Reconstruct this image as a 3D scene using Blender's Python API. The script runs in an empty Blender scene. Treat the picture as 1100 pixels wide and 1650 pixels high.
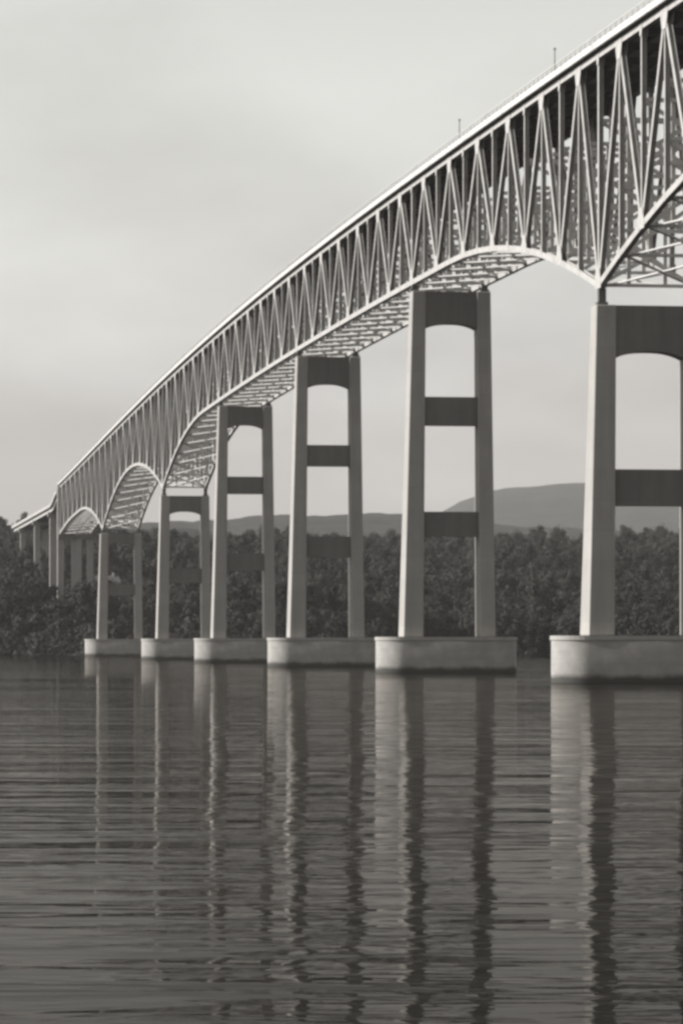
import bpy, bmesh, math, random
from mathutils import Vector, Matrix, noise

R = math.radians
rnd = random.Random(7)
SC = bpy.context.scene
COL = SC.collection

# ------------------------------------------------------------------ camera, sky, sun, exposure
EYE = 4.25
TH = R(8.0632)                                   # the camera looks 8 degrees right of the bridge axis (+Y)
CAM = Vector((-79.67, -373.6, EYE))
cd = bpy.data.cameras.new('camera')
cam = bpy.data.objects.new('camera', cd); COL.objects.link(cam)
cam.location = CAM
cam.rotation_euler = (R(90), 0, -TH)
cd.sensor_fit = 'VERTICAL'
cd.sensor_height = 36.0
cd.lens = 36.0 * 6000 / 1650
cd.shift_y = (1033 - 825) / 1650
cd.clip_start = 0.5; cd.clip_end = 40000
SC.camera = cam

SUN_EL, SUN_AZ = R(26), R(-87)                   # azimuth from +Y, clockwise
to_sun = Vector((math.sin(SUN_AZ) * math.cos(SUN_EL), math.cos(SUN_AZ) * math.cos(SUN_EL), math.sin(SUN_EL)))
ld = bpy.data.lights.new('sun', 'SUN'); ld.energy = 5.0; ld.angle = R(0.5); ld.color = (1.0, 0.98, 0.95)
sun = bpy.data.objects.new('sun', ld); COL.objects.link(sun)
sun.rotation_euler = to_sun.to_track_quat('Z', 'Y').to_euler()
sun.location = (0, 0, 900)

W = bpy.data.worlds.new('World'); SC.world = W; W.use_nodes = True
nt = W.node_tree; nt.nodes.clear()
def N(t, ty, **kw):
    n = t.nodes.new(ty)
    for k, v in kw.items(): setattr(n, k, v)
    return n
def math_n(t, op, a, b=None, clamp=False):
    n = N(t, 'ShaderNodeMath', operation=op); n.use_clamp = clamp
    for i, v in enumerate((a, b)):
        if v is None: continue
        if isinstance(v, (int, float)): n.inputs[i].default_value = v
        else: t.links.new(v, n.inputs[i])
    return n.outputs[0]
def ramp_n(t, fac, stops, interp='LINEAR'):
    n = N(t, 'ShaderNodeValToRGB'); n.color_ramp.interpolation = interp
    els = n.color_ramp.elements
    while len(els) < len(stops): els.new(0.5)
    for e, (p, c) in zip(els, stops):
        e.position = p; e.color = (c[0], c[1], c[2], 1) if not isinstance(c, (int, float)) else (c, c, c, 1)
    t.links.new(fac, n.inputs[0]); return n.outputs[0]
def mixc(t, fac, a, b, mode='MIX'):
    n = N(t, 'ShaderNodeMix', data_type='RGBA', blend_type=mode)
    for sock, v in ((n.inputs[0], fac), (n.inputs[6], a), (n.inputs[7], b)):
        if isinstance(v, (int, float)): sock.default_value = v
        elif isinstance(v, tuple): sock.default_value = (*v, 1)
        else: t.links.new(v, sock)
    return n.outputs[2]
sky = N(nt, 'ShaderNodeTexSky', sky_type='NISHITA', sun_disc=False, sun_elevation=SUN_EL, sun_rotation=SUN_AZ,
        altitude=0, air_density=1.0, dust_density=0.3, ozone_density=1.0)
bw = N(nt, 'ShaderNodeRGBToBW'); nt.links.new(sky.outputs[0], bw.inputs[0])
tc = N(nt, 'ShaderNodeTexCoord')
sep = N(nt, 'ShaderNodeSeparateXYZ'); nt.links.new(tc.outputs['Generated'], sep.inputs[0])
# thin overcast: a dull band low over the horizon, brighter cloud above, soft streaks
mp = N(nt, 'ShaderNodeMapping'); mp.inputs['Scale'].default_value = (6, 6, 13); nt.links.new(tc.outputs['Generated'], mp.inputs[0])
cl = N(nt, 'ShaderNodeTexNoise'); cl.inputs['Scale'].default_value = 1.6; cl.inputs['Detail'].default_value = 5; cl.inputs['Roughness'].default_value = 0.5
nt.links.new(mp.outputs[0], cl.inputs['Vector'])
wob = math_n(nt, 'MULTIPLY', math_n(nt, 'SUBTRACT', cl.outputs[0], 0.5), 0.10)
el = math_n(nt, 'ADD', sep.outputs[2], wob)
tint = ramp_n(nt, el, [(0.0, (0.44, 0.415, 0.398)), (0.047, (0.52, 0.495, 0.476)), (0.09, (0.76, 0.755, 0.72)), (0.157, (1.10, 1.11, 1.055)), (0.5, (1.08, 1.085, 1.04))])
colr = mixc(nt, 1.0, bw.outputs[0], tint, 'MULTIPLY')
bg = N(nt, 'ShaderNodeBackground'); bg.inputs[1].default_value = 0.12
nt.links.new(colr, bg.inputs[0])
wo = N(nt, 'ShaderNodeOutputWorld'); nt.links.new(bg.outputs[0], wo.inputs[0])

vs = SC.view_settings
vs.view_transform = 'Standard'; vs.look = 'None'; vs.gamma = 1; vs.use_curve_mapping = False
vs.exposure = 0.55
SC.render.engine = 'CYCLES'
SC.cycles.filter_width = 3.0                     # a soft lens
SC.cycles.max_bounces = 6
SC.cycles.use_denoising = True

# ------------------------------------------------------------------ helpers
def mat(name, rough=0.8):
    m = bpy.data.materials.new(name); m.use_nodes = True
    t = m.node_tree; b = t.nodes['Principled BSDF']
    b.inputs['Roughness'].default_value = rough
    b.inputs['Specular IOR Level'].default_value = 0.25
    return m, t, b
def noise_n(t, scale, detail=4, rough=0.55, mapscale=None, coord='Object'):
    tcn = N(t, 'ShaderNodeTexCoord'); src = tcn.outputs[coord]
    if mapscale:
        g = N(t, 'ShaderNodeMapping'); g.inputs['Scale'].default_value = mapscale; t.links.new(src, g.inputs[0]); src = g.outputs[0]
    n = N(t, 'ShaderNodeTexNoise'); n.inputs['Scale'].default_value = scale; n.inputs['Detail'].default_value = detail
    n.inputs['Roughness'].default_value = rough; t.links.new(src, n.inputs['Vector'])
    return n.outputs[0]
def bump(t, b, h, dist, strength=1.0):
    n = N(t, 'ShaderNodeBump'); n.inputs['Distance'].default_value = dist; n.inputs['Strength'].default_value = strength
    t.links.new(h, n.inputs['Height']); t.links.new(n.outputs[0], b.inputs['Normal'])

def concrete(name, base):
    m, t, b = mat(name, 0.9)
    streak = noise_n(t, 1.0, 5, 0.6, (0.9, 0.9, 0.06))
    blotch = noise_n(t, 0.35, 5, 0.6)
    s = math_n(t, 'ADD', math_n(t, 'MULTIPLY', streak, 0.6), math_n(t, 'MULTIPLY', blotch, 0.4))
    c = ramp_n(t, s, [(0.34, tuple(x * 0.82 for x in base)), (0.55, base), (0.7, tuple(x * 1.08 for x in base))])
    tz = N(t, 'ShaderNodeTexCoord'); sz_ = N(t, 'ShaderNodeSeparateXYZ'); t.links.new(tz.outputs['Object'], sz_.inputs[0])
    lift = math_n(t, 'FRACT', math_n(t, 'DIVIDE', sz_.outputs[2], 3.1))
    joint = ramp_n(t, lift, [(0.0, 0.0), (0.02, 0.9), (0.045, 0.0)])
    blk = N(t, 'ShaderNodeTexWhiteNoise', noise_dimensions='1D'); t.links.new(math_n(t, 'FLOOR', math_n(t, 'DIVIDE', sz_.outputs[2], 3.1)), blk.inputs['W'])
    c = mixc(t, math_n(t, 'MULTIPLY', joint, 0.28), c, tuple(x * 0.5 for x in base))
    c = mixc(t, math_n(t, 'MULTIPLY', blk.outputs[0], 0.22), c, tuple(x * 0.7 for x in base))
    st = noise_n(t, 1.0, 3, 0.5, (2.6, 2.6, 0.035)); c = mixc(t, ramp_n(t, st, [(0.60, 0.0), (0.72, 0.22)]), c, tuple(x * 0.45 for x in base))
    t.links.new(c, b.inputs['Base Color'])
    bump(t, b, noise_n(t, 6, 5), 0.03, 0.5)
    return m
M_CONC = concrete('column concrete', (0.32, 0.306, 0.29))
M_CAP = concrete('shaded beam concrete', (0.17, 0.162, 0.154))  # same concrete as the columns; the beams' shade is put into a darker base colour
def footing_mat():
    m, t, b = mat('footing concrete', 0.9)
    tcn = N(t, 'ShaderNodeTexCoord'); sp = N(t, 'ShaderNodeSeparateXYZ'); t.links.new(tcn.outputs['Object'], sp.inputs[0])
    lay = noise_n(t, 1.0, 4, 0.6, (0.12, 0.12, 2.2)); bl = noise_n(t, 0.6, 5)
    s = math_n(t, 'ADD', math_n(t, 'MULTIPLY', lay, 0.3), math_n(t, 'MULTIPLY', bl, 0.7))
    c = ramp_n(t, s, [(0.34, (0.23, 0.22, 0.209)), (0.55, (0.29, 0.278, 0.264)), (0.7, (0.335, 0.321, 0.305))])
    # wet, weedy band left by the water
    wl = math_n(t, 'ADD', sp.outputs[2], math_n(t, 'MULTIPLY', math_n(t, 'SUBTRACT', bl, 0.5), 0.8))
    wet = ramp_n(t, wl, [(0.42, 1.0), (0.72, 0.45), (1.0, 0.0)])
    c = mixc(t, wet, c, (0.06, 0.058, 0.053))
    t.links.new(c, b.inputs['Base Color']); bump(t, b, noise_n(t, 5, 5), 0.04, 0.5)
    return m
M_FOOT = footing_mat()
def steel(name, base, rough=0.55):
    m, t, b = mat(name, rough)
    n = noise_n(t, 0.5, 5, 0.6); n2 = noise_n(t, 3.0, 4, 0.7)
    s = math_n(t, 'ADD', math_n(t, 'MULTIPLY', n, 0.6), math_n(t, 'MULTIPLY', n2, 0.4))
    c = ramp_n(t, s, [(0.33, tuple(x * 0.66 for x in base)), (0.5, base), (0.72, tuple(x * 1.08 for x in base))])
    t.links.new(c, b.inputs['Base Color'])
    return m
M_STEEL = steel('grey bridge paint', (0.38, 0.369, 0.355))
M_BRACE = steel('bracing paint', (0.55, 0.534, 0.515))
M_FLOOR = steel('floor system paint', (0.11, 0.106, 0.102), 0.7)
M_RAIL = steel('parapet paint', (0.5, 0.49, 0.475), 0.6)
M_SLAB = concrete('deck slab', (0.2, 0.195, 0.187))
def plain(name, c, r=0.8):
    m, t, b = mat(name, r)
    n = noise_n(t, 2.0, 4); cc = ramp_n(t, n, [(0.3, tuple(x * 0.8 for x in c)), (0.7, tuple(x * 1.1 for x in c))])
    t.links.new(cc, b.inputs['Base Color']); return m
M_BARK = plain('bark', (0.07, 0.063, 0.056), 0.95)
def leaf_mat(name, lo, hi):
    m, t, b = mat(name, 0.75)
    oi = N(t, 'ShaderNodeObjectInfo')
    n = noise_n(t, 0.3, 2)
    geo = N(t, 'ShaderNodeNewGeometry'); wn = N(t, 'ShaderNodeTexNoise'); wn.inputs['Scale'].default_value = 0.045; wn.inputs['Detail'].default_value = 2
    t.links.new(geo.outputs['Position'], wn.inputs['Vector'])
    v = math_n(t, 'ADD', math_n(t, 'MULTIPLY', n, 0.25), math_n(t, 'ADD', math_n(t, 'MULTIPLY', oi.outputs['Random'], 0.42), math_n(t, 'MULTIPLY', wn.outputs[0], 0.5)))
    t.links.new(ramp_n(t, v, [(0.30, lo), (0.85, hi)]), b.inputs['Base Color'])
    return m
M_LEAF = leaf_mat('summer leaves', (0.013, 0.0128, 0.0115), (0.052, 0.051, 0.046))
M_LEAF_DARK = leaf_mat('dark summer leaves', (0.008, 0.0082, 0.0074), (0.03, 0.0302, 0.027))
def ground_mat(name, lo, hi, sc):
    m, t, b = mat(name, 0.95)
    n = noise_n(t, sc, 8, 0.65); t.links.new(ramp_n(t, n, [(0.3, lo), (0.7, hi)]), b.inputs['Base Color'])
    bump(t, b, n, 1.2 / sc * 0.05, 0.6)
    return m
M_BANK = ground_mat('bank soil', (0.018, 0.017, 0.0155), (0.04, 0.038, 0.035), 0.15)
M_HILL = ground_mat('wooded hill', (0.02, 0.02, 0.018), (0.055, 0.054, 0.049), 0.03)

class MB:
    """collects boxes and plates into one mesh"""
    def __init__(s): s.v = []; s.f = []
    def hexa(s, c):
        b = len(s.v); s.v += [tuple(p) for p in c]
        s.f += [tuple(b + i for i in q) for q in ((0, 3, 2, 1), (4, 5, 6, 7), (0, 1, 5, 4), (1, 2, 6, 5), (2, 3, 7, 6), (3, 0, 4, 7))]
    def box(s, x0, x1, y0, y1, z0, z1):
        s.hexa([(x0, y0, z0), (x1, y0, z0), (x1, y1, z0), (x0, y1, z0), (x0, y0, z1), (x1, y0, z1), (x1, y1, z1), (x0, y1, z1)])
    def bar(s, p, q, w, h, side=Vector((1, 0, 0)), off=(0, 0)):
        """box from p to q; w along side, h along the third axis"""
        p, q = Vector(p), Vector(q); a = (q - p).normalized()
        u = (side - a * side.dot(a)).normalized(); n = a.cross(u)
        o = u * off[0] + n * off[1]; c = []
        for e in (p, q):
            for i, j in ((-1, -1), (1, -1), (1, 1), (-1, 1)): c.append(e + o + u * (i * w / 2) + n * (j * h / 2))
        s.hexa(c)
    def hbar(s, p, q, d, w, th=0.05, side=Vector((1, 0, 0))):
        """H section: two flanges facing +-side, a web between them"""
        s.bar(p, q, th, w, side, (-(d - th) / 2, 0)); s.bar(p, q, th, w, side, ((d - th) / 2, 0))
        s.bar(p, q, d - 2 * th - 0.004, th, side)
    def strip(s, pts, x0, x1, z0, z1):
        """continuous bar that follows pts = (y, z)"""
        b = len(s.v)
        for y, z in pts: s.v += [(x0, y, z + z0), (x1, y, z + z0), (x1, y, z + z1), (x0, y, z + z1)]
        n = len(pts)
        for i in range(n - 1):
            k = b + 4 * i
            for j in range(4): s.f.append((k + j, k + (j + 1) % 4, k + 4 + (j + 1) % 4, k + 4 + j))
        s.f += [(b + 3, b + 2, b + 1, b), tuple(b + 4 * (n - 1) + j for j in range(4))]
    def mesh(s, name, m):
        me = bpy.data.meshes.new(name); me.from_pydata(s.v, [], s.f)
        bm = bmesh.new(); bm.from_mesh(me); bmesh.ops.recalc_face_normals(bm, faces=bm.faces); bm.to_mesh(me); bm.free()
        me.materials.append(m); return me
    def build(s, name, m, parent=None): return link(name, s.mesh(name, m), parent)
def link(name, me, parent=None, loc=None):
    o = bpy.data.objects.new(name, me); COL.objects.link(o)
    if parent: o.parent = parent
    if loc is not None: o.location = loc
    return o
def tag(o, label=None, cat=None, group=None, kind=None):
    for k, v in (('label', label), ('category', cat), ('group', group), ('kind', kind)):
        if v: o[k] = v
    return o
def thing(name, label, cat, loc=(0, 0, 0), group=None):
    o = bpy.data.objects.new(name, None); COL.objects.link(o); o.location = loc; o.empty_display_size = 0.5
    return tag(o, label, cat, group)
def soften(o, w=0.05, seg=2):
    b = o.modifiers.new('edge', 'BEVEL'); b.width = w; b.segments = seg; b.limit_method = 'ANGLE'; return o
def frame_to_world(X, Z): # metres right of and ahead of the shore station -> world x, y
    return (CAM.x + X * math.cos(TH) + Z * math.sin(TH), CAM.y - X * math.sin(TH) + Z * math.cos(TH))

# ------------------------------------------------------------------ river
def water_mat():
    m = bpy.data.materials.new('river water'); m.use_nodes = True; t = m.node_tree; t.nodes.clear()
    tcn = N(t, 'ShaderNodeTexCoord')
    rot = N(t, 'ShaderNodeMapping'); rot.inputs['Rotation'].default_value = (0, 0, TH); t.links.new(tcn.outputs['Object'], rot.inputs[0])
    def nz(sx, sy, detail, off=(0, 0, 0), rough=0.5, dist=0.0):
        g = N(t, 'ShaderNodeMapping'); g.inputs['Scale'].default_value = (sx, sy, 1); g.inputs['Location'].default_value = off
        t.links.new(rot.outputs[0], g.inputs[0])
        n = N(t, 'ShaderNodeTexNoise'); n.inputs['Scale'].default_value = 1; n.inputs['Detail'].default_value = detail
        n.inputs['Roughness'].default_value = rough; n.inputs['Distortion'].default_value = dist
        t.links.new(g.outputs[0], n.inputs['Vector']); return n.outputs[0]
    w1 = nz(0.24, 0.60, 3, (3, 1, 0), 0.5, 0.6)
    w2 = nz(0.9, 1.9, 2, (9, 4, 0))
    w3 = nz(0.06, 0.19, 3, (1, 7, 0), 0.5, 0.4)
    patch = ramp_n(t, nz(0.02, 0.018, 2, (5, 2, 0)), [(0.38, 0.5), (0.62, 1.0)])
    h = math_n(t, 'ADD', math_n(t, 'ADD', math_n(t, 'MULTIPLY', w1, 0.085), math_n(t, 'MULTIPLY', w2, 0.013)), math_n(t, 'MULTIPLY', w3, 0.24))
    h = math_n(t, 'MULTIPLY', h, patch)
    b = N(t, 'ShaderNodeBump'); b.inputs['Distance'].default_value = 1.0; b.inputs['Strength'].default_value = 1.0
    t.links.new(h, b.inputs['Height'])
    fr = N(t, 'ShaderNodeFresnel'); fr.inputs[0].default_value = 1.028; t.links.new(b.outputs[0], fr.inputs['Normal'])
    gl = N(t, 'ShaderNodeBsdfGlossy'); gl.inputs['Roughness'].default_value = 0.025; gl.inputs['Color'].default_value = (0.76, 0.74, 0.71, 1)
    t.links.new(b.outputs[0], gl.inputs['Normal'])
    df = N(t, 'ShaderNodeBsdfDiffuse'); df.inputs['Color'].default_value = (0.012, 0.0115, 0.0105, 1)
    mx = N(t, 'ShaderNodeMixShader'); t.links.new(fr.outputs[0], mx.inputs[0]); t.links.new(df.outputs[0], mx.inputs[1]); t.links.new(gl.outputs[0], mx.inputs[2])
    o = N(t, 'ShaderNodeOutputMaterial'); t.links.new(mx.outputs[0], o.inputs[0]); return m
mb = MB()
cor = [frame_to_world(X, Z) for X, Z in ((-1700, -40), (1700, -40), (1700, 1300), (-1700, 1300))]
mb.v = [(x, y, 0) for x, y in cor]; mb.f = [(0, 1, 2, 3)]
river = mb.build('river', water_mat()); tag(river, 'calm dark rippled river reflecting the bridge piers', None, None, 'structure')

# ------------------------------------------------------------------ land beyond the river
def sstep(a, b, x):
    t = max(0.0, min(1.0, (x - a) / (b - a))); return t * t * (3 - 2 * t)
def shore(X): return 1128 + 10 * noise.noise(Vector((X * 0.012, 3.1, 0))) + 22 * sstep(-60, -110, X) - 22 * sstep(10, 110, X)
def bank_h(X, Z):
    d = Z - shore(X)
    if d < 0: return max(-2.0, d * 0.25)
    left = sstep(-40, -115, X)
    sl = 0.068 + 0.003 * left
    h = 1.4 * sstep(0, 8, d) + sl * d * (1 - 0.18 * sstep(300, 800, d))
    h += 5.0 * noise.noise(Vector((X * 0.012, Z * 0.008, 1.7))) * sstep(0, 120, d)
    h += 5.0 * sstep(-70, -105, X) * sstep(8, 60, d)
    return h
def grid_land(name, m, Xr, Zs, hfun, label):
    v = []; f = []; nx = len(Xr)
    for Z in Zs:
        for X in Xr:
            x, y = frame_to_world(X * Z / Zs[0], Z); v.append((x, y, hfun(X * Z / Zs[0], Z)))
    for j in range(len(Zs) - 1):
        for i in range(nx - 1): f.append((j * nx + i, j * nx + i + 1, (j + 1) * nx + i + 1, (j + 1) * nx + i))
    me = bpy.data.meshes.new(name); me.from_pydata(v, [], f); me.materials.append(m)
    for p in me.polygons: p.use_smooth = True
    return tag(link(name, me), label, None, None, 'structure')
def lin(a, b, n): return [a + (b - a) * i / (n - 1) for i in range(n)]
grid_land('river_bank', M_BANK, lin(-900, 900, 121), lin(1090, 1200, 45) + lin(1212, 2300, 60), bank_h, 'wooded bank rising from the far shore')
def interp(pts, x):
    if x <= pts[0][0]: return pts[0][1]
    for (a, b), (c, d) in zip(pts, pts[1:]):
        if x <= c:
            t = (x - a) / (c - a); t = t * t * (3 - 2 * t) * 0.5 + t * 0.5; return b + (d - b) * t
    return pts[-1][1]
MID = [(-700, 118), (-90, 122), (-40, 126), (-15, 133), (24, 134), (50, 120), (110, 112), (700, 120)]
FAR = [(-900, 215), (-110, 225), (-20, 232), (25, 266), (33, 298), (42, 319), (62, 333), (100, 345), (160, 358), (300, 372), (900, 300)]
def rolling(pts, Zc, wid, amp, sc):
    def h(X, Z):
        top = interp(pts, X * 1000 / Z)
        k = 1 - abs(Z - Zc) / wid if Z < Zc else 1 - abs(Z - Zc) / wid
        k = math.sin(max(0, min(1, k)) * math.pi / 2)
        nn = noise.fractal(Vector((X * sc, Z * sc, 4.2)), 0.9, 2.1, 6)
        return -2.0 + (top + 2 + amp * nn) * k
    return h
grid_land('wooded_hills', M_HILL, lin(-900, 900, 260), lin(2350, 4900, 70), rolling(MID, 4000, 1700, 5.0, 0.02), 'low wooded hills behind the far bank')
grid_land('mountain_ridge', M_HILL, lin(-1500, 1500, 200), lin(5000, 9300, 60), rolling(FAR, 8000, 3000, 6.0, 0.006), 'hazy long mountain ridge on the horizon')

# ------------------------------------------------------------------ bridge geometry
PANEL = 10.0
BAY = 9.8                                       # between the two truss planes x = 0 and x = BAY
N0, N1 = -18, 84                                  # panel points; 0 is the nearest pier
PIERS = {0: 'haunch', 12: 0, 24: 0, 36: 0, 48: 'haunch', 66: 'haunch', 84: 'end'}
def z_top(s):
    return 63.88 + 0.0127 * s - 1.738e-5 * s * s - 4.74e-8 * s ** 3 + 4.04e-11 * s ** 4
def depth(s):
    d = 12.4
    for p in (-180, 0, 480, 660): d += 10.5 * max(0.0, 1 - abs(s - p) / 90.0) ** 2
    d += 2.2 * max(0.0, (s - 770) / 70) ** 2
    return d
def T(i, x=0): return Vector((x, i * PANEL, z_top(i * PANEL)))
def B(i, x=0): return Vector((x, i * PANEL, z_top(i * PANEL) - depth(i * PANEL) - 0.3))

# ------------------------------------------------------------------ piers
def prism(bm_pts_bottom, bm_pts_top):
    mb = MB(); n = len(bm_pts_bottom)
    mb.v = [tuple(p) for p in bm_pts_bottom] + [tuple(p) for p in bm_pts_top]
    mb.f = [tuple(range(n - 1, -1, -1)), tuple(range(n, 2 * n))]
    for i in range(n): mb.f.append((i, (i + 1) % n, n + (i + 1) % n, n + i))
    return mb
XL, XR = 1.2, BAY - 1.2                          # faces the crossbeams are let into
def column(parent, side, ztop, zb, db, dt, m=M_CONC):
    """battered leg: the faces lean in towards the top"""
    def ring(z, d):
        k = z - 5
        if side < 0: a, b = -1.7 + 0.0293 * k, 1.0 + 0.0105 * k
        else: a, b = BAY - 1.0 - 0.0088 * k, BAY + 1.0 - 0.0115 * k
        return [(a, -d / 2, z), (b, -d / 2, z), (b, d / 2, z), (a, d / 2, z)]
    o = prism(ring(zb, db), ring(ztop, dt)).build('column', m, parent)
    soften(o, 0.12, 2); return o
def cross(parent, name, z0, z1, half, arch=0.0, m=M_CAP):
    x0, x1 = 0.95 + 0.0105 * (z0 - 5), BAY - 0.95 - 0.0088 * (z0 - 5)
    """beam between the columns; arch > 0 gives the soffit a shallow arch"""
    n = 13 if arch else 2; lo = []; hi = []
    mb = MB()
    for k in range(n):
        x = x0 + 0.003 + (x1 - x0 - 0.006) * k / (n - 1); u = 2 * k / (n - 1) - 1
        z = z0 + (arch * (1 - abs(u) ** 2.6) if arch else 0)
        mb.v += [(x, -half, z), (x, half, z), (x, half, z1), (x, -half, z1)]
    for k in range(n - 1):
        b = 4 * k
        for j in range(4): mb.f.append((b + j, b + (j + 1) % 4, b + 4 + (j + 1) % 4, b + 4 + j))
    mb.f += [(3, 2, 1, 0), tuple(4 * (n - 1) + j for j in range(4))]
    return mb.build(name, m, parent)
def stadium(cx, half, r, z0, z1, inset=0.0, seg=20):
    pts = []
    for k in range(seg + 1):
        a = math.pi / 2 + math.pi * k / seg; pts.append((cx - half + (r - inset) * math.cos(a), (r - inset) * math.sin(a)))
    for k in range(seg + 1):
        a = -math.pi / 2 + math.pi * k / seg; pts.append((cx + half + (r - inset) * math.cos(a), (r - inset) * math.sin(a)))
    return [(x, y, z0) for x, y in pts], [(x, y, z1) for x, y in pts]
def pier(i, label, ztop, capz, struts, group):
    s = i * PANEL
    t = thing('bridge_pier', label, 'bridge pier', (0, s, 0), group)
    f = prism(*stadium(4.45, 6.3, 3.25, -2.5, 4.35)).build('footing', M_FOOT, t); soften(f, 0.12, 2)
    for p in f.data.polygons: p.use_smooth = abs(p.normal.z) < 0.5
    prism(*stadium(4.45, 6.3, 3.25, 4.354, 4.80, -0.12)).build('coping', M_CONC, t)
    cols = [column(t, sd, ztop, 4.806, 4.5, 2.7) for sd in (-1, 1)]
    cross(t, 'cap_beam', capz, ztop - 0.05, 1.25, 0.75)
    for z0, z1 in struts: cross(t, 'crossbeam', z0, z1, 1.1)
    zb = B(i).z
    for x, sd in ((0.12, -1), (BAY - 0.12, 1)):
        g = MB(); g.box(x - 0.55, x + 0.55, -0.55, 0.55, ztop + 0.004, ztop + 0.35)
        g.box(x - 0.38, x + 0.38, -0.38, 0.38, ztop + 0.354, zb - 0.36)
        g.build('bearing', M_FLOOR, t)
    return t
GP = 'concrete piers standing in the river'
pier(0, 'nearest and largest twin-column concrete pier, cut by the right edge', B(0).z - 2.1, 33.1, [(18.1, 21.8)], GP)
pier(12, 'second nearest concrete pier, with ridge seen between its columns and two dark crossbeams', B(12).z - 1.2, 46.1, [(33.2, 37.0), (18.3, 21.6)], GP)
pier(24, 'third concrete pier from the right, tall with two crossbeams, below the straight truss', B(24).z - 1.2, 46.2, [(33.3, 36.8), (18.2, 21.6)], GP)
pier(36, 'fourth concrete pier from the right, where the lower chord begins curving down', B(36).z - 1.2, 46.3, [(33.4, 36.8), (18.2, 21.6)], GP)
pier(48, 'fifth concrete pier from the right, between the long curved haunch and small round arch', B(48).z - 2.0, 33.3, [(17.6, 21.0)], GP)
pier(66, 'farthest pier standing in the river, thin and pale before the dark left bank', B(66).z - 1.4, 30.8, [(17.0, 20.0)], GP)

# the land pier that ends the truss, and the approach bents
def land_z(x, y):
    dx, dy = x - CAM.x, y - CAM.y
    return bank_h(dx * math.cos(TH) - dy * math.sin(TH), dx * math.sin(TH) + dy * math.cos(TH))
t = thing('bridge_pier', 'dark concrete end pier rising to deck level where the truss stops', 'bridge pier', (0, 840, 0))
zt = z_top(840)
gz = land_z(4.5, 842) - 3
for x0, x1, top in ((-1.0, 1.1, zt + 1.0), (3.6, 5.6, B(84).z - 1.9), (BAY - 1.1, BAY + 1.0, zt + 1.0)):
    g = MB(); g.box(x0, x1, 0.62, 2.9, gz, top); soften(g.build('column', M_CONC, t), 0.1)
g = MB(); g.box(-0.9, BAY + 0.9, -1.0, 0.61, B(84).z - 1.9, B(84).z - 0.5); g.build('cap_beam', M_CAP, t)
def bent(y, ztop, label):
    t = thing('approach_bent', label, 'bridge bent', (0, y, 0), 'bents carrying the approach spans on land')
    gz = land_z(4, y) - 3
    for x in (0.6, BAY - 0.6):
        g = MB(); g.box(x - 1.1, x + 1.1, -1.0, 1.0, gz, ztop - 1.6); soften(g.build('column', M_CONC, t), 0.1)
    g = MB(); g.box(-1.2, BAY + 1.2, -1.1, 1.1, ztop - 1.596, ztop); soften(g.build('cap_beam', M_CONC, t), 0.08)

# ------------------------------------------------------------------ truss bridge
br = thing('truss_bridge', 'long grey steel deck truss bridge with arched haunches over the piers', 'bridge', (0, 0, 0))
spans = [(-18, 0), (0, 12), (12, 24), (24, 36), (36, 48), (48, 66), (66, 84)]
XS = (0.0, BAY)
for a, b in spans:
    ys = [a * PANEL + k * PANEL / 2 for k in range((b - a) * 2 + 1)]
    tp = [(y, z_top(y)) for y in ys]
    for x in XS:
        g = MB(); pt = [(i * PANEL, z_top(i * PANEL)) for i in range(a, b + 1)]
        g.strip(pt, x - 0.28, x - 0.22, 0, 0.6); g.strip(pt, x + 0.22, x + 0.28, 0, 0.6); g.strip(pt, x - 0.217, x + 0.217, 0.5, 0.56)
        g.build('top_chord', M_STEEL, br)
        g = MB(); pb = [(i * PANEL, B(i).z) for i in range(a, b + 1)]
        g.strip(pb, x - 0.30, x - 0.24, -0.34, 0.34); g.strip(pb, x + 0.24, x + 0.30, -0.34, 0.34); g.strip(pb, x - 0.237, x + 0.237, -0.30, -0.24)
        g.build('bottom_chord', M_STEEL, br)
    for x in (0.9, 2.7, BAY / 2, BAY - 2.7, BAY - 0.9):
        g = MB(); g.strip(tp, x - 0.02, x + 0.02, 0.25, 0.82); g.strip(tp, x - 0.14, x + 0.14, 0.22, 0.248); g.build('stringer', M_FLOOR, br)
    g = MB(); g.strip(tp, -0.75, BAY + 0.75, 0.83, 1.05); g.build('deck_slab', M_SLAB, br)
    for x0, x1, sg in ((-0.98, -0.755, -1), (BAY + 0.755, BAY + 0.98, 1)):
        g = MB(); g.strip(tp, x0, x1, 0.74, 1.38); g.build('parapet', M_RAIL, br)
        g = MB(); xm = (x0 + x1) / 2
        g.strip(tp, xm - 0.05, xm + 0.05, 2.02, 2.10); g.strip(tp, xm - 0.035, xm + 0.035, 1.76, 1.81)
        y = ys[0] + 1.25
        while y < ys[-1]:
            z = z_top(y); g.box(xm - 0.045, xm + 0.045, y - 0.045, y + 0.045, z + 1.402, z + 2.018); y += 2.5
        g.build('railing', M_BRACE, br)
for k, x in enumerate(XS):
    for i in range(N0, N1 + 1):
        big = i in PIERS
        w = 0.62 if big else (0.40 if i % 2 else 0.46)
        g = MB(); g.hbar(B(i, x) + Vector((0, 0, 0.2)), T(i, x) + Vector((0, 0, 0.25)), 0.50, w, 0.055); g.build('vertical_post', M_STEEL, br)
        if i < N1:
            p, q = (B(i, x), T(i + 1, x)) if i % 2 == 0 else (T(i, x), B(i + 1, x))
            g = MB(); g.hbar(p, q, 0.52, 0.66, 0.06); g.build('diagonal', M_STEEL, br)
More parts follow.
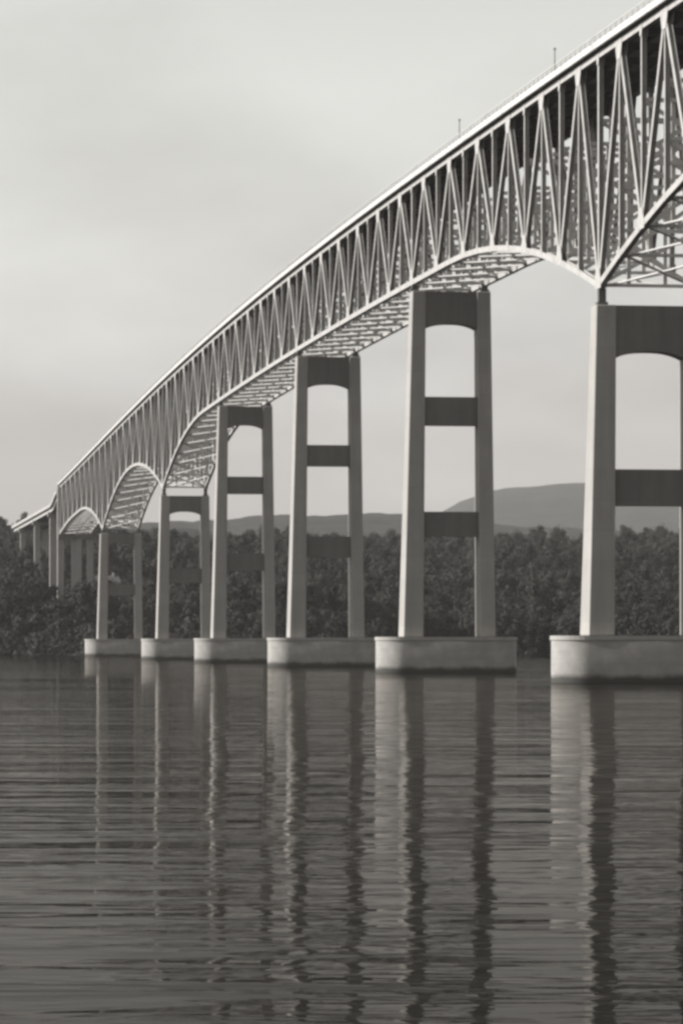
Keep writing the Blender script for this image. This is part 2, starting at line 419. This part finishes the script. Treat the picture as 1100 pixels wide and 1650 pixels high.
# gusset plates at the panel points
gp = {}
def gusset_mesh(top, big):
    g = MB(); w, h = (1.5, 1.5) if big else (0.55, 0.7)
    if top: prof = [(-w, 0.55), (-w, -0.1), (-w * 0.55, -h), (w * 0.55, -h), (w, -0.1), (w, 0.55)]
    else: prof = [(-w, -0.36), (-w, 0.3), (-w * 0.55, h + 0.2), (w * 0.55, h + 0.2), (w, 0.3), (w, -0.36)]
    m = prism([(-0.325, y, z) for y, z in prof], [(-0.303, y, z) for y, z in prof]); n = len(m.v)
    m2 = prism([(0.303, y, z) for y, z in prof], [(0.325, y, z) for y, z in prof])
    m.v += m2.v; m.f += [tuple(n + a for a in f) for f in m2.f]
    return m
for key in ((1, 1), (1, 0), (0, 1), (0, 0)): gp[key] = gusset_mesh(*key).mesh('gusset_plate', M_STEEL)
count = 0; rest = MB()
for i in list(range(-5, N1 + 1)) + list(range(N0, -5)):
    for x in XS:
        for top in (1, 0):
            big = 1 if (i % 2 == (1 if top else 0)) else 0
            P = (T if top else B)(i, x)
            if count < 300:
                link('gusset_plate', gp[(top, big)], br, P); count += 1
            else:
                m = gusset_mesh(top, big); n = len(rest.v)
                rest.v += [(a + P.x, b + P.y, c + P.z) for a, b, c in m.v]; rest.f += [tuple(n + a for a in f) for f in m.f]
o = rest.build('gusset_plates_far', M_STEEL, br); o.name = 'gusset_plating'; o['kind'] = 'stuff'
# cross frames, floor beams and bottom laterals
for i in range(N0, N1 + 1):
    zt, zb = T(i).z, B(i).z; y = i * PANEL
    g = MB(); g.box(0.31, BAY - 0.31, y - 0.02, y + 0.02, zt - 0.55, zt + 0.21); g.box(0.31, BAY - 0.31, y - 0.2, y + 0.2, zt - 0.6, zt - 0.553)
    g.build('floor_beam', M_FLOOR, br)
    g = MB(); g.box(0.31, BAY - 0.31, y - 0.22, y + 0.22, zb - 0.16, zb + 0.16); g.build('cross_strut', M_BRACE, br)
    S = Vector((0, 1, 0))
    # cross frame: tiers of X bracing between struts
    nt_ = max(2, round((zt - zb) / 6.0)); lev = [zb + (zt - 0.75 - zb) * k / nt_ for k in range(nt_ + 1)]
    for k in range(nt_):
        if k:
            g = MB(); g.box(0.27, BAY - 0.27, y - 0.17, y + 0.17, lev[k] - 0.2, lev[k] + 0.2); g.build('middle_strut', M_BRACE, br)
        if k == nt_ - 1: break                   # the top tier under the deck is open
        lo, hi = lev[k] + 0.3, lev[k + 1] - 0.3; g = MB()
        g.bar((0.35, y - 0.11, lo), (BAY - 0.35, y - 0.11, hi), 0.16, 0.40, S); g.bar((BAY - 0.35, y + 0.11, lo), (0.35, y + 0.11, hi), 0.16, 0.40, S)
        g.build('sway_brace', M_BRACE, br)
    for x in (3.0, BAY - 3.0):
        g = MB(); g.box(x - 0.21, x + 0.21, y + 0.225, y + 0.40, zb + 0.17, lev[-2]); g.build('sway_post', M_BRACE, br)
    if i < N1:
        zb2 = B(i + 1).z; y2 = y + PANEL
        for x0, x1, dz in ((0.3, BAY - 0.3, 0.02), (BAY - 0.3, 0.3, -0.2)):
            g = MB(); g.bar((x0, y + 0.25, zb + dz), (x1, y2 - 0.25, zb2 + dz), 0.3, 0.16, Vector((1, 0, 0))); g.build('lateral_brace', M_BRACE, br)
# posts on the deck edge
def deck_post(y, h, label):
    t = thing('lamp_post', label, 'lamp post', (-0.87, y, z_top(y) + 1.39), 'lamp posts on the bridge parapet')
    g = MB(); g.hexa([(-0.07, -0.07, 0), (0.07, -0.07, 0), (0.07, 0.07, 0), (-0.07, 0.07, 0), (-0.05, -0.05, h), (0.05, -0.05, h), (0.05, 0.05, h), (-0.05, 0.05, h)])
    g.build('pole', M_STEEL, t)
    g = MB(); g.hexa([(-0.16, -0.16, h), (0.16, -0.16, h), (0.16, 0.16, h), (-0.16, 0.16, h), (-0.1, -0.1, h + 0.22), (0.1, -0.1, h + 0.22), (0.1, 0.1, h + 0.22), (-0.1, 0.1, h + 0.22)]); g.build('lamp_head', M_STEEL, t)
def s_of_u(u): return ((482.9e3 / (u + 300)) - 381.07) / math.cos(TH)
deck_post(s_of_u(906), 2.3, 'thin lamp post on the bridge parapet nearest the right edge')
deck_post(s_of_u(751), 2.3, 'thin lamp post on the parapet above the flat-topped second pier')

# approach viaduct on land, beyond the truss
av = thing('approach_viaduct', 'pale girder viaduct running level from the bridge end over trees', 'bridge', (0, 0, 0))
def za(s): return 53.0 - 3.4 * sstep(842, 880, s)
ays = lin(843.5, 1120, 40)
pts = [(y, za(y)) for y in ays]
for x in (-0.2, 2.9, BAY - 2.9, BAY + 0.2):
    g = MB(); g.strip(pts, x - 0.04, x + 0.04, -1.7, -0.26); g.strip(pts, x - 0.25, x + 0.25, -1.76, -1.703); g.build('girder', M_STEEL, av)
g = MB(); g.strip(pts, -1.0, BAY + 1.0, -0.25, 0.0); g.build('deck_slab', M_SLAB, av)
for x0, x1 in ((-1.2, -1.003), (BAY + 1.003, BAY + 1.2)):
    g = MB(); g.strip(pts, x0, x1, -0.4, 0.6); g.build('parapet', M_STEEL, av)
bent(889, za(889) - 1.765, 'pale approach bent just left of the truss end')
bent(978, za(978) - 1.765, 'second pale approach bent left of the truss end, thinner')
bent(1070, za(1070) - 1.765, 'farthest approach bent, near the left edge under the viaduct')

# ------------------------------------------------------------------ small buildings on the far shore
M_WALL = plain('pale clapboard', (0.3, 0.29, 0.28)); M_ROOF = plain('slate roof', (0.13, 0.126, 0.12)); M_PANE = plain('window glass', (0.03, 0.03, 0.03), 0.1)
def house(name, label, cat, X, Z, w, dpt, hw, hr, zoff, chim):
    wx, wy = frame_to_world(X, Z); t = thing(name, label, cat, (wx, wy, bank_h(X, Z) + zoff)); t.rotation_euler = (0, 0, R(8))
    g = MB(); g.box(-w / 2, w / 2, -dpt / 2, dpt / 2, -4, hw)
    b = len(g.v); g.v += [(-w / 2, -dpt / 2, hw + .003), (-w / 2, dpt / 2, hw + .003), (-w / 2, 0, hw + hr), (w / 2, -dpt / 2, hw + .003), (w / 2, dpt / 2, hw + .003), (w / 2, 0, hw + hr)]
    g.f += [(b, b + 1, b + 2), (b + 3, b + 5, b + 4), (b, b + 3, b + 4, b + 1), (b, b + 2, b + 5, b + 3), (b + 1, b + 4, b + 5, b + 2)]
    g.build('wall', M_WALL, t)
    g = MB(); e = 0.4; k = hr / (dpt / 2)
    for sd in (-1, 1):
        g.hexa([(-w / 2 - e, 0, hw + hr + .02), (w / 2 + e, 0, hw + hr + .02), (w / 2 + e, sd * (dpt / 2 + e), hw - e * k + .02), (-w / 2 - e, sd * (dpt / 2 + e), hw - e * k + .02),
                (-w / 2 - e, 0, hw + hr + .22), (w / 2 + e, 0, hw + hr + .22), (w / 2 + e, sd * (dpt / 2 + e), hw - e * k + .22), (-w / 2 - e, sd * (dpt / 2 + e), hw - e * k + .22)])
    rf = g.build('roof', M_ROOF, t)
    if chim:
        g = MB(); g.box(w * .25, w * .25 + .8, -.4, .4, hw + hr - .5, hw + hr + 1.3); g.build('chimney', M_CONC, rf)
    n = max(1, int(w // 3))
    for k in range(n):
        x = -w / 2 + w * (k + .5) / n
        g = MB(); g.box(x - .55, x + .55, -dpt / 2 - .05, -dpt / 2 + .02, hw * .42, hw * .82); f = g.build('window', M_WALL, t)
        g = MB(); g.box(x - .45, x + .45, -dpt / 2 - .07, -dpt / 2 - .052, hw * .46, hw * .78); g.build('pane', M_PANE, f)
    return (X, Z, max(w, dpt) * 0.7 + 3)
HOUSES = [house('house', 'small pale house half hidden in the trees between the two farthest river piers', 'house', -84.5, 1345, 8, 7, 4.5, 2.6, 2.0, True),
          house('boathouse', 'low pale boathouse at the waterline just behind the fifth pier', 'boathouse', -52.6, 1138, 6, 5, 2.4, 1.6, 0.3, False)]
def near_house(x, z): return any(abs(x - X * z / Z) < r_ and -30 < z - Z < r_ for X, Z, r_ in HOUSES)

# ------------------------------------------------------------------ trees
def crown_mesh(seed, h, rx):
    r = random.Random(seed); v = []; f = []
    clumps = []
    nc = 22
    for k in range(nc):
        zz = 0.22 + 0.76 * (k + r.random()) / nc
        env = math.sin(min(1.0, (zz - 0.12) / 0.88) * math.pi) ** 0.55
        a = r.random() * 6.283; d = rx * env * (0.35 + 0.6 * r.random())
        clumps.append((Vector((math.cos(a) * d, math.sin(a) * d, zz * h)), rx * (0.26 + 0.22 * r.random())))
    for c, cr in clumps:
        for k in range(84):
            d = Vector((r.gauss(0, 1), r.gauss(0, 1), r.gauss(0, 0.8))).normalized()
            p = c + d * cr * (0.6 + 0.45 * r.random())
            nrm = (d + Vector((r.gauss(0, .5), r.gauss(0, .5), r.gauss(0, .5)))).normalized()
            u = nrm.orthogonal().normalized(); u = Matrix.Rotation(r.random() * 6.28, 3, nrm) @ u; w = nrm.cross(u)
            sz = 0.20 + 0.24 * r.random(); b = len(v)
            v += [tuple(p - u * sz), tuple(p - w * sz * 0.7), tuple(p + u * sz), tuple(p + w * sz * 0.7)]; f.append((b, b + 1, b + 2, b + 3))
    me = bpy.data.meshes.new('crown'); me.from_pydata(v, [], f); me.materials.append(M_LEAF); return me
def trunk_mesh(seed, h):
    r = random.Random(seed); g = MB()
    def taper(p, q, a, b):
        p, q = Vector(p), Vector(q); ax = (q - p).normalized(); u = ax.orthogonal().normalized(); w = ax.cross(u); base = len(g.v)
        for e, rad in ((p, a), (q, b)):
            for k in range(6):
                t_ = k * math.pi / 3; g.v.append(tuple(e + (u * math.cos(t_) + w * math.sin(t_)) * rad))
        for k in range(6): g.f.append((base + k, base + (k + 1) % 6, base + 6 + (k + 1) % 6, base + 6 + k))
    taper((0, 0, -1.5), (0.1, 0, h * 0.45), 0.32, 0.2); taper((0.1, 0, h * 0.45), (0, 0.15, h * 0.85), 0.2, 0.06)
    for k in range(4):
        a = r.random() * 6.28; z = h * (0.3 + 0.12 * k); L = h * 0.24
        taper((0.05, 0, z), (math.cos(a) * L, math.sin(a) * L, z + L * 0.8), 0.11, 0.04)
    return g.mesh('trunk', M_BARK)
VAR = []
for k, (h, rx) in enumerate(((11, 4.2), (13, 4.6), (8.5, 4.6), (15, 3.6), (12, 5.6), (10.5, 2.6))):
    VAR.append((crown_mesh(40 + k, h, rx), trunk_mesh(80 + k, h)))
DARK = []
for cm, tm in VAR:
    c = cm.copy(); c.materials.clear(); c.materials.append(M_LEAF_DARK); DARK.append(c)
n_ind = 0; src_crowns = {}
rows = [1.0, 7, 14.5, 21, 28, 36, 44, 53, 62]
for r_, d in enumerate(rows):
    X = -121.0 + (r_ % 2) * 3.5
    while X < 126:
        x_ = X + rnd.uniform(-2, 2); Z = shore(x_) + d + rnd.uniform(-2, 2); X += 7.3 + rnd.uniform(-0.8, 1.0)
        if n_ind >= 296: break
        wx, wy = frame_to_world(x_, Z)
        
        if -4 < wx < 14 and any(abs(wy - py) < 5 for py in (660, 842, 889, 978, 1070)): continue
        if near_house(x_, Z): continue
        left = x_ < -72
        k = rnd.randrange(6); cm, tm = VAR[k]
        t = thing('broadleaf_tree', 'dark tall broadleaf tree on the wooded point at the left edge' if left else 'broadleaf tree in the shoreline wood behind the river piers',
                  'tree', (wx, wy, bank_h(x_, Z) - (0.9 if r_ == 0 else 0.2)), 'trees on the left point' if left else 'trees along the far shore')
        sc = rnd.uniform(0.62, 1.22) * (1.12 if left and r_ > 2 else (0.55 if r_ == 0 else 0.88))
        t.scale = (sc * rnd.uniform(0.9, 1.1), sc * rnd.uniform(0.9, 1.1), sc); t.rotation_euler = (0, 0, rnd.random() * 6.28)
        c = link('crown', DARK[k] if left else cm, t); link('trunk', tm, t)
        if not left: src_crowns.setdefault(k, c)
        n_ind += 1
# the wood behind them, too many to count
pts = []
for k in range(520):                              # low brush along the water
    x_ = -131 + 264 * k / 520 + rnd.uniform(-.5, .5); Z = shore(x_) + rnd.uniform(-0.3, 7)
    wx, wy = frame_to_world(x_, Z)
    if near_house(x_, Z) and rnd.random() < 0.8: continue
    pts.append((wx, wy, bank_h(x_, Z) - rnd.uniform(4.5, 6.5)))
d = 66.0
while d < 900:
    Zr = 1128 + d; X = -0.125 * Zr
    while X < 0.125 * Zr:
        x_ = X + rnd.uniform(-3, 3); Z = shore(x_) + d + rnd.uniform(-4, 4); wx, wy = frame_to_world(x_, Z)
        X += 7.6 + d * 0.004
        if near_house(x_, Z): continue
        if -7 < wx < 16 and wy < 1130 and abs(wy - 889) > 60: pass
        elif -4 < wx < 14 and any(abs(wy - py) < 5 for py in (842, 889, 978, 1070)): continue
        pts.append((wx, wy, bank_h(x_, Z)))
    d += 8.0 + d * 0.014
me = bpy.data.meshes.new('forest'); me.from_pydata(pts, [], []); me.materials.append(M_LEAF)
forest = tag(link('forest', me), 'dense dark wood covering the far bank up to its skyline', None, None, 'stuff')
ng = bpy.data.node_groups.new('forest_nodes', 'GeometryNodeTree')
ng.interface.new_socket('Geometry', in_out='INPUT', socket_type='NodeSocketGeometry'); ng.interface.new_socket('Geometry', in_out='OUTPUT', socket_type='NodeSocketGeometry')
gi, go = N(ng, 'NodeGroupInput'), N(ng, 'NodeGroupOutput')
join = N(ng, 'GeometryNodeJoinGeometry')
for k, c in sorted(src_crowns.items()):
    oi = N(ng, 'GeometryNodeObjectInfo'); oi.inputs['Object'].default_value = c; oi.inputs['As Instance'].default_value = True
    ng.links.new(oi.outputs['Geometry'], join.inputs[0])
iop = N(ng, 'GeometryNodeInstanceOnPoints'); iop.inputs['Pick Instance'].default_value = True
rv = N(ng, 'FunctionNodeRandomValue', data_type='INT'); rv.inputs[4].default_value = 0; rv.inputs[5].default_value = len(src_crowns) - 1
rs = N(ng, 'FunctionNodeRandomValue', data_type='FLOAT'); rs.inputs[2].default_value = 0.65; rs.inputs[3].default_value = 1.1; rs.inputs['Seed'].default_value = 3
rr = N(ng, 'FunctionNodeRandomValue', data_type='FLOAT'); rr.inputs[2].default_value = 0; rr.inputs[3].default_value = 6.28; rr.inputs['Seed'].default_value = 5
cx = N(ng, 'ShaderNodeCombineXYZ'); ng.links.new(rr.outputs[1], cx.inputs[2])
ng.links.new(gi.outputs[0], iop.inputs['Points']); ng.links.new(join.outputs[0], iop.inputs['Instance'])
ng.links.new(rv.outputs[2], iop.inputs['Instance Index']); ng.links.new(rs.outputs[1], iop.inputs['Scale']); ng.links.new(cx.outputs[0], iop.inputs['Rotation'])
ng.links.new(iop.outputs[0], go.inputs[0])
md = forest.modifiers.new('scatter', 'NODES'); md.node_group = ng

# ------------------------------------------------------------------ boulders along the waterline
g = MB(); rk = random.Random(11)
for k in range(900):
    X = rk.uniform(-130, 135); Z = shore(X) + rk.uniform(-1.8, 2.6); x, y = frame_to_world(X, Z); z = bank_h(X, Z)
    a = rk.uniform(0.25, 0.8); rot = Matrix.Rotation(rk.random() * 6.28, 3, 'Z') @ Matrix.Rotation(rk.uniform(-.5, .5), 3, 'X'); c = []
    for q in ((-1, -1, -1), (1, -1, -1), (1, 1, -1), (-1, 1, -1), (-.7, -.7, .8), (.6, -.8, .7), (.7, .6, .8), (-.6, .7, .6)):
        p = rot @ Vector([qq * a * rk.uniform(0.7, 1.1) for qq in q]); c.append((x + p.x * 1.3, y + p.y, z + p.z * 0.7))
    g.hexa(c)
tag(g.build('shore_rocks', plain('wet rock', (0.045, 0.043, 0.04), 0.6)), 'dark boulders scattered along the far waterline', None, None, 'stuff')

# ------------------------------------------------------------------ haze
mb = MB()
hz = [frame_to_world(X, Z) for X, Z in ((-3400, -60), (3400, -60), (3400, 9500), (-3400, 9500))]
mb.hexa([(x, y, -4) for x, y in hz] + [(x, y, 440) for x, y in hz])
m = bpy.data.materials.new('pale haze'); m.use_nodes = True; t = m.node_tree; t.nodes.clear()
pv = N(t, 'ShaderNodeVolumePrincipled'); pv.inputs['Density'].default_value = 3.6e-5; pv.inputs['Color'].default_value = (0.97, 0.95, 0.93, 1)
o = N(t, 'ShaderNodeOutputMaterial'); t.links.new(pv.outputs[0], o.inputs['Volume'])
hb = mb.build('haze', m); tag(hb, 'thin pale summer haze over the river valley', None, None, 'stuff')
